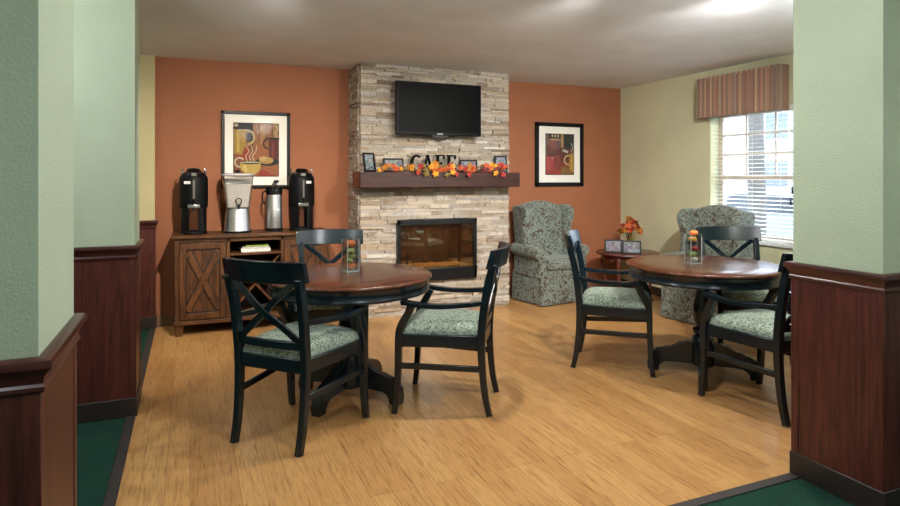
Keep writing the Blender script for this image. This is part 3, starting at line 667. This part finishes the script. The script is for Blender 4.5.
tp = obj('lid', MB().lathe([(.07, .335), (.074, .34), (.074, .385), (.068, .41), (.05, .418)], 40), M['blackpl'], t)
obj('pump_lever', MB().sweep(smoothpath([(-.01, -.02, .41), (.004, -.01, .44), (.016, -.02, .46), (.022, -.045, .452)]), .034, .016), M['blackpl'], tp, bevel=.003)
obj('spout', MB().sweep(smoothpath([(0, -.06, .4), (0, -.1, .395), (0, -.115, .36)]), .03, .022), M['blackpl'], tp, bevel=.004)
obj('carry_handle', MB().tube(smoothpath([(-.07, 0, .37), (-.1, .02, .35), (-.098, .02, .27), (-.073, 0, .25)]), .007, 8), M['blackpl'], t)
obj('sticker', MB().span((.012, -.0742, .19), (.036, -.066, .208)), M['white'], t)

# ------------------------------------------------------------------ dining chairs
BP = M['paintblk']
def glide(leg, x, y):
    obj('glide', MB().lathe([(.017, 0), (.02, .002), (.02, .006), (.012, .008)], 12, (x, y, 0)), M['chrome'], leg)
def make_chair():
    t = thing('dining_chair', '-', 'chair', (0, 0, 0), 0, 'X-back armchairs at the round tables')
    for s in (-1, 1):
        path = smoothpath([(s * .198, -.278, 0), (s * .2, -.252, .12), (s * .203, -.236, .28), (s * .205, -.232, .43), (s * .207, -.242, .56), (s * .21, -.266, .72), (s * .214, -.29, .82), (s * .215, -.297, .86)], 3)
        n = len(path)
        lg = obj('rear_leg', MB().sweep(path, .037, [.032 + .014 * min(1, 2.2 * i / n) - .012 * max(0, (i / n - .6)) for i in range(n)]), BP, t, bevel=.005)
        path = smoothpath([(s * .252, .262, 0), (s * .25, .25, .08), (s * .248, .24, .25), (s * .248, .236, .43), (s * .25, .222, .5), (s * .256, .182, .57), (s * .262, .158, .624)], 3)
        n = len(path)
        glide(lg, s * .198, -.278)
        lg = obj('front_leg', MB().sweep(path, [.032 + .01 * min(1, 2 * i / n) for i in range(n)], [.03 + .014 * min(1, 1.6 * i / n) - .01 * max(0, i / n - .7) for i in range(n)]), BP, t, bevel=.005)
        path = smoothpath([(s * .212, -.252, .642), (s * .236, -.14, .63), (s * .258, .0, .622), (s * .268, .12, .628), (s * .27, .195, .641), (s * .27, .215, .638)], 4)
        n = len(path)
        obj('armrest', MB().sweep(path, [.028 + .022 * min(1, 1.5 * i / n) for i in range(n)], [.026] * (n - 1) + [.018]), BP, t, bevel=.007)
        glide(lg, s * .252, .262)
        obj('side_stretcher', MB().sweep([(s * .2, -.24, .262), (s * .247, .238, .275)], .018, .034), BP, t, bevel=.004)
    f = MB()
    f.sweep([(-.235, .234, .418), (.235, .234, .418)], .024, .07, (0, 1, 0)); f.sweep([(-.195, -.233, .418), (.195, -.233, .418)], .024, .07, (0, 1, 0))
    for s in (-1, 1): f.sweep([(s * .2, -.225, .418), (s * .244, .228, .418)], .024, .07, (1, 0, 0))
    obj('seat_frame', f, BP, t, bevel=.004)
    g = MB(); N = 14; grid = []
    for i in range(N + 1):
        row = []
        for j in range(N + 1):
            u, v = -1 + 2 * i / N, -1 + 2 * j / N
            u = math.copysign(1 - (1 - abs(u)) ** 1.6, u); v = math.copysign(1 - (1 - abs(v)) ** 1.6, v)
            hx = .192 + .046 * (v + 1) / 2
            e = (1 - abs(u) ** 5) * (1 - abs(v) ** 5)
            row.append(g.bm.verts.new((u * hx * (1 + .02 * (e > .01)), .005 + v * .236 * (1 + .015 * (e > .01)), .453 + .076 * e ** .4)))
        grid.append(row)
    for i in range(N):
        for j in range(N): g.face([grid[i][j], grid[i + 1][j], grid[i + 1][j + 1], grid[i][j + 1]])
    edge = [grid[i][0] for i in range(N)] + [grid[N][j] for j in range(N)] + [grid[i][N] for i in range(N, 0, -1)] + [grid[0][j] for j in range(N, 0, -1)]
    lo = [g.bm.verts.new((p.co.x * .98, p.co.y * .98, .44)) for p in edge]
    for i in range(len(edge)): g.face([edge[i], lo[i], lo[(i + 1) % len(edge)], edge[(i + 1) % len(edge)]])
    g.face(lo)
    obj('seat_cushion', g, M['seatfab'], t, smooth=75)
    rr = []
    for i in range(17):
        u = -1 + i / 8; x = u * .25; y = -.356 + .068 * u * u; top = .948 - .006 * u * u
        rr.append([(x, y + .014 - .015, .836), (x, y + .014 + .015, .836), (x, y - .012 + .013, top), (x, y - .012 - .013, top)])
    obj('crest_rail', MB().rings(rr), BP, t, bevel=.004)
    rr = []
    for i in range(9):
        u = -1 + i / 4; x = u * .2; y = -.252 + .014 * u * u
        rr.append([(x, y - .01, .5), (x, y + .01, .5), (x, y + .008, .54), (x, y - .012, .54)])
    obj('lower_rail', MB().rings(rr), BP, t, bevel=.003)
    for s in (-1, 1):
        p = [(s * .188, -.243, .53), (s * .094, -.266, .61), (0, -.288 - .007 * s, .685), (-s * .094, -.302, .765), (-s * .185, -.296, .84)]
        obj('cross_bar', MB().sweep(smoothpath(p, 3), .034, .014, (1, 0, .9 * s)), BP, t, bevel=.003)
    return t
proto = make_chair()
CH = [(.545, 3.33, 44, 'black X-back armchair with its back to the hall and its whole X-back facing us'),
      (.915, 4.35, -103, 'black X-back armchair between the sideboard and the round table, its seat under the tabletop'),
      (1.43, 3.394, 146.8, 'black X-back armchair in profile in front of the stone fireplace and its glass insert'),
      (2.838, 3.604, -41, 'black X-back armchair in front of the fireside wing chair, pulled up to the second table'),
      (3.87, 3.40, -118, 'black X-back armchair whose back stands against the wing chair by the window'),
      (3.16, 2.60, 91, 'black X-back armchair partly hidden by the panelled wall end, next to the window-side table')]
for i, (x, y, a, lab) in enumerate(CH):
    c = proto if i == 0 else copy_tree(proto)
    c.location = (x, y, 0); c.rotation_euler = (0, 0, math.radians(a - 90)); c['label'] = lab

# ------------------------------------------------------------------ round tables
def make_table():
    t = thing('round_table', '-', 'table', (0, 0, 0), 0, 'round pedestal tables')
    obj('tabletop', MB().lathe([(.48, .733), (.498, .734), (.506, .738), (.508, .744), (.504, .751), (.497, .755), (.3, .755), (.02, .755)], 96), M['ttop'], t, smooth=50)
    obj('apron', MB().lathe([(.47, .657), (.488, .659), (.491, .664), (.491, .671), (.487, .677), (.487, .72), (.492, .726), (.492, .7335), (.4, .7335)], 96), BP, t, smooth=40)
    obj('column', MB().lathe([(.11, .728), (.11, .7), (.07, .68), (.048, .665), (.044, .64), (.058, .625), (.058, .61), (.042, .6), (.045, .56), (.06, .5), (.068, .44), (.064, .38), (.048, .345), (.046, .33), (.066, .318), (.07, .3), (.064, .285), (.05, .275), (.066, .26), (.075, .235), (.075, .07), (.06, .06)], 40), BP, t, smooth=50)
    P = [(r_ * .95, z_) for r_, z_ in [(.05, .07), (.05, .222), (.12, .222), (.135, .21), (.165, .205), (.185, .188), (.22, .172), (.255, .168), (.275, .158), (.31, .15), (.35, .125), (.374, .09), (.384, .045), (.378, .002), (.372, 0), (.31, 0), (.305, .004), (.3, .03), (.28, .055), (.25, .066), (.18, .07)]]
    for k in range(4):
        f = obj('foot', MB().prism(P, lambda r, z: (r, -.028, z), lambda r, z: (r, .028, z)), BP, t, bevel=.004, rot=(0, 0, k * PI / 2))
    return t
tb = make_table(); tb.location = (.905, 3.70, 0); tb.rotation_euler = (0, 0, math.radians(44)); tb['label'] = 'round cherry-topped pedestal table standing between the sideboard and the fireplace'
tb2 = copy_tree(tb); tb2.location = (3.235, 3.165, 0); tb2.rotation_euler = (0, 0, math.radians(44)); tb2['label'] = 'round cherry-topped pedestal table by the panelled wall end, in front of the window'

# vases with gourds
def gourd_mesh(name, ribs, flat_):
    mb = MB(); rg = []
    for i in range(11):
        ph = PI * i / 10; z = -math.cos(ph); r0 = max(.04, math.sin(ph))
        rg.append([(r0 * (1 + .09 * math.cos(ribs * 2 * PI * k / 48)) * math.cos(2 * PI * k / 48), r0 * (1 + .09 * math.cos(ribs * 2 * PI * k / 48)) * math.sin(2 * PI * k / 48), flat_ * (z - .22 * (z > .6) * (1 - r0))) for k in range(48)])
    return mb.rings(rg)
GM = {k: plain('gourd_' + k, srgb(*c), .45, vary=.12, scale=25) for k, c in dict(orange=(228, 124, 62), green=(156, 170, 96), red=(170, 50, 40), yellow=(222, 156, 52), dark=(58, 50, 40), pale=(205, 200, 180)).items()}
def vase(label, x, y, rz, items, grp):
    t = thing('glass_vase', label, 'vase', (x, y, .7555), rz, 'gourd vases on the tables')
    W_, Hh = .04, .205
    o = [(-W_, -W_), (W_, -W_), (W_, W_), (-W_, W_)]; k = (W_ - .003) / W_
    obj('vessel', MB().rings([[(p[0] * q, p[1] * q, zz) for p in o] for q, zz in ((1, 0), (1, Hh), (k, Hh), (k, .014))]), M['glass'], t, smooth=0)
    ed = MB()  # corner strips and base slab carry the glass highlights as pale colour
    for px, py in o: ed.box((px * .985, py * .985, Hh / 2), (.0034, .0034, Hh))
    ed.span((-W_ + .004, -W_ + .004, .002), (W_ - .004, W_ - .004, .012))
    obj('painted_edge_highlight', ed, M['gedge'], t, smooth=0)
    for lab, col, dx, dy, z, r in items:
        ca, sa = math.cos(rz), math.sin(rz)
        g = thing('mini_pumpkin', lab, 'gourd', (x + dx * ca - dy * sa, y + dx * sa + dy * ca, .7555 + z), random.uniform(0, 3), grp)
        b = obj('flesh', gourd_mesh('g', 8, .78), GM[col], g, smooth=60); b.scale = (r, r, r); b.location = (0, 0, r * .78)
        s = obj('stem', MB().tube([(0, 0, r * 1.38), (r * .05, 0, r * 1.6), (r * .2, 0, r * 1.75)], [r * .16, r * .12, r * .1], 7), GM['dark'], g)
vase('square glass vase of orange and green gourds on the table by the sideboard', .925, 3.76, .2,
     [('orange mini pumpkin at the bottom of the vase near the sideboard', 'orange', .006, 0, .016, .026),
      ('small green gourd low in the vase near the sideboard, beside another', 'green', -.012, -.008, .056, .022), ('green gourd against the glass in the vase near the sideboard', 'green', .013, .008, .08, .022),
      ('large green gourd under the top pumpkin in the vase near the sideboard', 'green', -.002, -.002, .112, .027), ('orange mini pumpkin topping the vase near the sideboard', 'orange', -.002, 0, .154, .031)], 'gourds in the sideboard-side vase')
vase('square glass vase of mixed gourds on the table near the window', 3.165, 3.185, -.25,
     [('pale gourd at the bottom of the vase near the window', 'pale', .006, -.006, .016, .022), ('green gourd low in the vase near the window', 'green', -.004, 0, .05, .026), ('red gourd in the middle of the vase near the window', 'red', .008, -.006, .088, .024),
      ('dark round gourd in the middle of the vase near the window', 'dark', -.005, .004, .122, .024), ('yellow mini pumpkin near the top of the window-side vase', 'yellow', -.008, -.006, .15, .026), ('orange-red mini pumpkin rising from the window-side vase', 'orange', .008, .006, .192, .026)], 'gourds in the window-side vase')

# ------------------------------------------------------------------ wing chairs
def make_wing():
    t = thing('wing_chair', '-', 'armchair', (0, 0, 0), 0, 'scroll-patterned wing chairs'); S = M['scroll']
    # skirt with corner pleats
    sk = MB(); rg = []
    for zz, k in ((.012, 1.0), (.1, .992), (.3, .975), (.315, .972)):
        r = []
        for (xa, ya), (xb, yb) in (((-.325, -.2), (.325, -.2)), ((.325, -.2), (.325, .32)), ((.325, .32), (-.325, .32)), ((-.325, .32), (-.325, -.2))):
            for i in range(12):
                u = i / 12; fold = .012 if (i in (1, 11)) and zz < .3 else 0
                nx, ny = (yb - ya), -(xb - xa); L = math.hypot(nx, ny); r.append(((xa + (xb - xa) * u) * k + nx / L * fold, (ya + (yb - ya) * u) * k + ny / L * fold, zz))
        rg.append(r)
    obj('skirt', sk.rings(rg), S, t, smooth=50)
    obj('seat_deck', MB().span((-.315, -.19, .3), (.315, .305, .37)), S, t, bevel=.02, seg=3)
    obj('seat_cushion', MB().span((-.242, -.15, .362), (.242, .34, .485)), S, t, bevel=.045, seg=4, smooth=60)
    # back with arched top, leaning
    poly = [(-.26, .3), (.26, .3), (.28, .98)] + [(x, 1.015 + .07 * math.cos(x / .3 * PI / 2) ** 1.0) for x in (.26, .2, .14, .07, 0, -.07, -.14, -.2, -.26)] + [(-.28, .98)]
    lean = lambda z: -.055 - (z - .3) * .1
    obj('backrest', MB().prism(poly, lambda x, z: (x, lean(z) - .075, z), lambda x, z: (x, lean(z) + .075, z)), S, t, bevel=.04, seg=4, smooth=60)
    for s in (-1, 1):
        # wing profile in y,z
        wp = [(-.17, .56), (.1, .56), (.06, .64), (.04, .72), (.05, .82), (.085, .9), (.095, .96), (.07, 1.015), (.01, 1.04), (-.08, 1.04), (-.2, 1.03)]
        fx = lambda z: .28 + .015 * max(0, (z - .6)) / .4
        obj('wing', MB().prism(wp, lambda y, z: (s * (fx(z) - .035), y, z), lambda y, z: (s * (fx(z) + .035 + .02 * (y > -.02)), y, z)), S, t, bevel=.032, seg=4, smooth=60)
        # rolled arm
        ap = [(.242, .3), (.325, .3), (.325, .5)] + arc((.315, .565), .062, -.9, PI + .35, 14) + [(.242, .52)]
        ar = obj('arm', MB().prism(ap, lambda x, z: (s * x, -.16, z - .0), lambda x, z: (s * x, .285, z - .02)), S, t, bevel=.012, seg=3, smooth=60)
        fp = [(.255, .31), (.315, .31), (.315, .5)] + arc((.315, .545), .045, -.9, PI + .3, 14) + [(.255, .5)]
        obj('arm_front', MB().prism(fp, lambda x, z: (s * x, .28, z), lambda x, z: (s * x, .298, z)), S, ar, bevel=.006, seg=2, smooth=60)
    return t
wg = make_wing(); wg.location = (3.63, 5.80, 0); wg.rotation_euler = (0, 0, math.radians(-82 - 90)); wg['label'] = 'sage and brown scroll-patterned wing chair between the stone chimney and the small cherry side table'
wg2 = copy_tree(wg); wg2.location = (4.53, 4.33, 0); wg2.rotation_euler = (0, 0, math.radians(185 - 90)); wg2['label'] = 'sage and brown scroll-patterned wing chair backed up to the window blind'

# ------------------------------------------------------------------ side table with frames and flowers
SX, SY, SZ = 4.5, 5.5, .517
t = thing('side_table', 'small round dark cherry side table with curved legs in the corner', 'table', (SX, SY, 0))
CW = wood('dark_cherry', srgb(62, 28, 22), srgb(108, 54, 42), (3, 10, 6), .25)
obj('tabletop', MB().lathe([(.3, SZ - .028), (.33, SZ - .026), (.345, SZ - .016), (.342, SZ - .004), (.33, SZ), (.02, SZ)], 64), CW, t, smooth=45)
ap = MB()
for a in range(4):
    a0 = a * PI / 2 + .2
    n = 10
    for i in range(n):
        u0, u1 = i / n, (i + 1) / n; f = lambda u: .075 - .03 * abs(math.sin(2 * PI * u))
        th0, th1 = a0 + u0 * (PI / 2), a0 + u1 * (PI / 2)
        def ring(th, d): return [(.25 * math.cos(th), .25 * math.sin(th), SZ - .027 - d), (.27 * math.cos(th), .27 * math.sin(th), SZ - .027 - d), (.27 * math.cos(th), .27 * math.sin(th), SZ - .026), (.25 * math.cos(th), .25 * math.sin(th), SZ - .026)]
        ap.rings([ring(th0, f(u0)), ring(th1, f(u1))], cap=False)
obj('apron', ap, CW, t)
for a in range(4):
    th = a * PI / 2 + .2 + math.radians(20); d = Vector((math.cos(th), math.sin(th), 0))
    path = smoothpath([d * .255 + Vector((0, 0, .49)), d * .28 + Vector((0, 0, .42)), d * .275 + Vector((0, 0, .3)), d * .25 + Vector((0, 0, .15)), d * .25 + Vector((0, 0, .05)), d * .285 + Vector((0, 0, .005))], 4)
    n = len(path); obj('leg', MB().tube(path, [.03 - .016 * min(1, i / n * 1.5) for i in range(n - 2)] + [.016, .02], 10), CW, t)
def standing(name, label, x, y, z, rz, w, h, seed, grp, fw=.018):
    t = thing(name, label, 'photo frame', (x, y, z), rz, grp)
    tilt = math.radians(-12)
    T = Matrix.Rotation(tilt, 4, 'X')
    f = MB()
    for a, b in (((-w / 2, -.007, 0), (-w / 2 + fw, .007, h)), ((w / 2 - fw, -.007, 0), (w / 2, .007, h)), ((-w / 2, -.007, 0), (w / 2, .007, fw)), ((-w / 2, -.007, h - fw), (w / 2, .007, h))): f.span(a, b)
    z0 = .0016
    obj('frame', f, M['pframe'], t, bevel=.002, loc=(0, 0, z0), rot=(tilt, 0, 0))
    obj('photo', MB().span((-w / 2 + fw - .002, -.003, fw - .002), (w / 2 - fw + .002, .001, h - fw + .002)), photo('snapshot', seed), t, smooth=0, loc=(0, 0, z0), rot=(tilt, 0, 0))
    hh = h * .75 * math.cos(tilt); yy = h * .75 * math.sin(-tilt)
    obj('easel_back', MB().sweep([(0, yy + .006, hh), (0, yy + .006 + h * .28, .003)], w * .3, .003), M['pframe'], t)
    return t
G2 = 'photo frames on the corner side table'
standing('photo_frame', 'black photo frame on the side table, next to the fireside wing chair', 4.285, 5.46, SZ, math.radians(-36), .2, .145, 1.3, G2)
standing('photo_frame', 'black photo frame on the side table in front of the orange flowers', 4.385, 5.285, SZ, math.radians(-36), .2, .145, 2.6, G2)
t = thing('flower_arrangement', 'orange and red silk leaves and flowers in a small gold pot', 'flowers', (4.515, 5.47, SZ))
obj('pot', MB().lathe([(.035, 0), (.05, .004), (.056, .03), (.058, .09), (.064, .1), (.06, .106), (.05, .1)], 24), plain('gold_pot', srgb(120, 92, 44), .4, .3), t)
def leaf_mesh(seed):
    r = random.Random(seed); mb = MB(); n = 26; V = []
    for i in range(n):
        a = 2 * PI * i / n; lob = .55 + .45 * abs(math.cos(2.5 * (a - PI / 2))) ** 1.4
        rad = lob * (1 if i % 2 else .9); V.append((rad * math.cos(a), rad * math.sin(a), .16 * math.sin(2 * a + seed) + .1 * r.uniform(-1, 1)))
    c0 = mb.bm.verts.new((0, 0, .12)); c1 = mb.bm.verts.new((0, 0, .08)); up = [mb.bm.verts.new(v) for v in V]; dn = [mb.bm.verts.new((v[0], v[1], v[2] - .04)) for v in V]
    for i in range(n):
        j = (i + 1) % n; mb.face([c0, up[i], up[j]]); mb.face([c1, dn[j], dn[i]]); mb.face([up[i], dn[i], dn[j], up[j]])
    return mb
LC = {k: plain('leaf_' + k, srgb(*c), .6, vary=.18, scale=40) for k, c in dict(yellow=(214, 150, 40), gold=(186, 116, 34), orange=(184, 78, 32), red=(156, 40, 32), dark=(104, 34, 30), olive=(120, 104, 46), brown=(88, 62, 46)).items()}
LM = {}
def leafobj(parent, kind, col, loc, rot, s, name='leaf'):
    key = (kind, col)
    if key not in LM:
        o = obj(name, leaf_mesh(kind), LC[col], parent, smooth=40); LM[key] = o.data
    else:
        o = bpy.data.objects.new(name, LM[key]); COL.objects.link(o); o.parent = parent
    o.location = loc; o.rotation_euler = rot; o.scale = (s, s, s); return o
r = random.Random(11)
stm = MB()
heads = []
for i in range(46):
    a = r.uniform(0, 2 * PI); k = math.sqrt(r.random()); hgt = .16 + .24 * (1 - k * .7) + r.uniform(-.03, .03)
    heads.append((.13 * k * math.cos(a), .13 * k * math.sin(a), hgt))
for i, h in enumerate(heads):
    stm.tube(smoothpath([(h[0] * .15, h[1] * .15, .07), (h[0] * .55, h[1] * .55, .07 + (h[2] - .07) * .55), h], 2), .0022, 5)
obj('stem', stm, LC['olive'], t)
for i, h in enumerate(heads): leafobj(t, i % 4, r.choice(('orange', 'orange', 'red', 'gold', 'orange', 'dark', 'yellow')), h, (r.uniform(.4, 1.5), r.uniform(-.5, .5), r.uniform(0, 6.28)), r.uniform(.032, .046), 'silk_leaf')

# ------------------------------------------------------------------ mantel decorations
G3 = 'photo frames along the mantel shelf'
standing('photo_frame', 'black upright photo frame at the mantel end above the sideboard side', 1.555, 5.555, MZ1, .3, .125, .185, 3.7, G3)
standing('photo_frame', 'black wide photo frame on the mantel between the upright frame and the letter C', 1.79, 5.57, MZ1, -.1, .2, .135, 4.9, G3)
standing('photo_frame', 'black wide photo frame on the mantel, half behind leaves, next to the letter E', 2.585, 5.575, MZ1, -.05, .19, .13, 5.3, G3)
standing('photo_frame', 'black upright photo frame at the mantel end by the fireside wing chair', 2.94, 5.555, MZ1, -.25, .135, .175, 6.1, G3)
def letter(ch, label, x, w, polys):
    t = MB(); 
    for p in polys: t.prism(p, lambda a, z: (a, -.012, z), lambda a, z: (a, .012, z))
    o = obj('letter_' + ch, t, plain('letter_black', srgb(8, 7, 7), .6, 0, .1), bevel=.002)
    o.location = (x, 5.565, MZ1); tag(o, label, 'letter', 'letters spelling CAFE'); return o
R_ = lambda x0, z0, x1, z1: [(x0, z0), (x1, z0), (x1, z1), (x0, z1)]
HL = .172
C_out = [(.062 * math.cos(a) + .062, .086 * math.sin(a) + .086) for a in [math.radians(48 + 264 * i / 22) for i in range(23)]]
C_in = [(.036 * math.cos(a) + .068, .068 * math.sin(a) + .086) for a in [math.radians(312 - 264 * i / 22) for i in range(23)]]
C_poly = C_out + C_in
E_ = lambda low: [R_(0, 0, .055 if not low else .0551, .014), R_(.012, .014, .04, .158), R_(0, .158, .098, HL), R_(.084, .13, .098, .158), R_(.04, .08, .07, .094), R_(.062, .07, .07, .104)] + ([R_(.055, 0, .1, .014), R_(.086, .014, .1, .044)] if low else [])
A_ = [[(.004, 0), (.03, 0), (.068, HL), (.05, HL)], [(.068, HL), (.05, HL), (.09, 0), (.12, 0)], R_(.035, .05, .09, .066), R_(-.004, 0, .038, .012), R_(.082, 0, .128, .012)]
letter('c', 'black wooden letter C starting the word on the mantel', 1.955, .12, [C_out[i:i + 2] + [C_in[22 - i - 1], C_in[22 - i]] for i in range(22)])
letter('a', 'black wooden letter A second in the word on the mantel', 2.075, .12, A_)
letter('f', 'black wooden letter F third in the word on the mantel', 2.215, .1, E_(False))
letter('e', 'black wooden letter E ending the word on the mantel', 2.335, .1, E_(True))
gl = thing('leaf_garland', 'autumn leaf garland of yellow, orange and red leaves along the mantel shelf', 'garland', (2.25, 5.49, MZ1 + .004))
vp = [(-.66 + 1.32 * i / 16, .012 * math.sin(i * 1.9), .012 + .004 * math.sin(i * 2.7)) for i in range(17)]
obj('vine', MB().tube(smoothpath(vp, 3), .006, 6), LC['brown'], gl)
r = random.Random(21); cl = [(-.62, 'yellow', 1), (-.55, 'gold', 3), (-.47, 'orange', 3), (-.4, 'yellow', 2), (-.33, 'gold', 3), (-.25, 'red', 3), (-.18, 'olive', 3), (-.1, 'yellow', 6), (-.05, 'gold', 5), (.0, 'olive', 4), (.05, 'orange', 3), (.09, 'yellow', 4), (.14, 'red', 3), (.23, 'red', 3), (.29, 'gold', 4), (.34, 'orange', 4), (.42, 'brown', 3), (.47, 'dark', 3), (.5, 'orange', 5), (.55, 'yellow', 4), (.6, 'dark', 3), (.64, 'red', 4), (.68, 'orange', 3)]
for (x, c, n) in cl:
    for i in range(n):
        big = n >= 5
        zz = r.uniform(.012, .03 + .012 * n); yy = r.uniform(-.035, .02)
        if i == 0 and c in ('olive', 'red', 'yellow') and n >= 3: zz = r.uniform(-.03, .0); yy = -.1 - .0 * r.random()
        cc = c if i % 2 == 0 else r.choice(('yellow', 'gold', 'orange', 'red', 'dark', c))
        leafobj(gl, r.randrange(5), cc, (x * 1.0 + r.uniform(-.03, .03), yy, zz), (PI / 2 + r.uniform(-.6, .5), r.uniform(-.4, .4), r.uniform(-.5, .5)), r.uniform(.026, .037) + (.006 if big else 0))
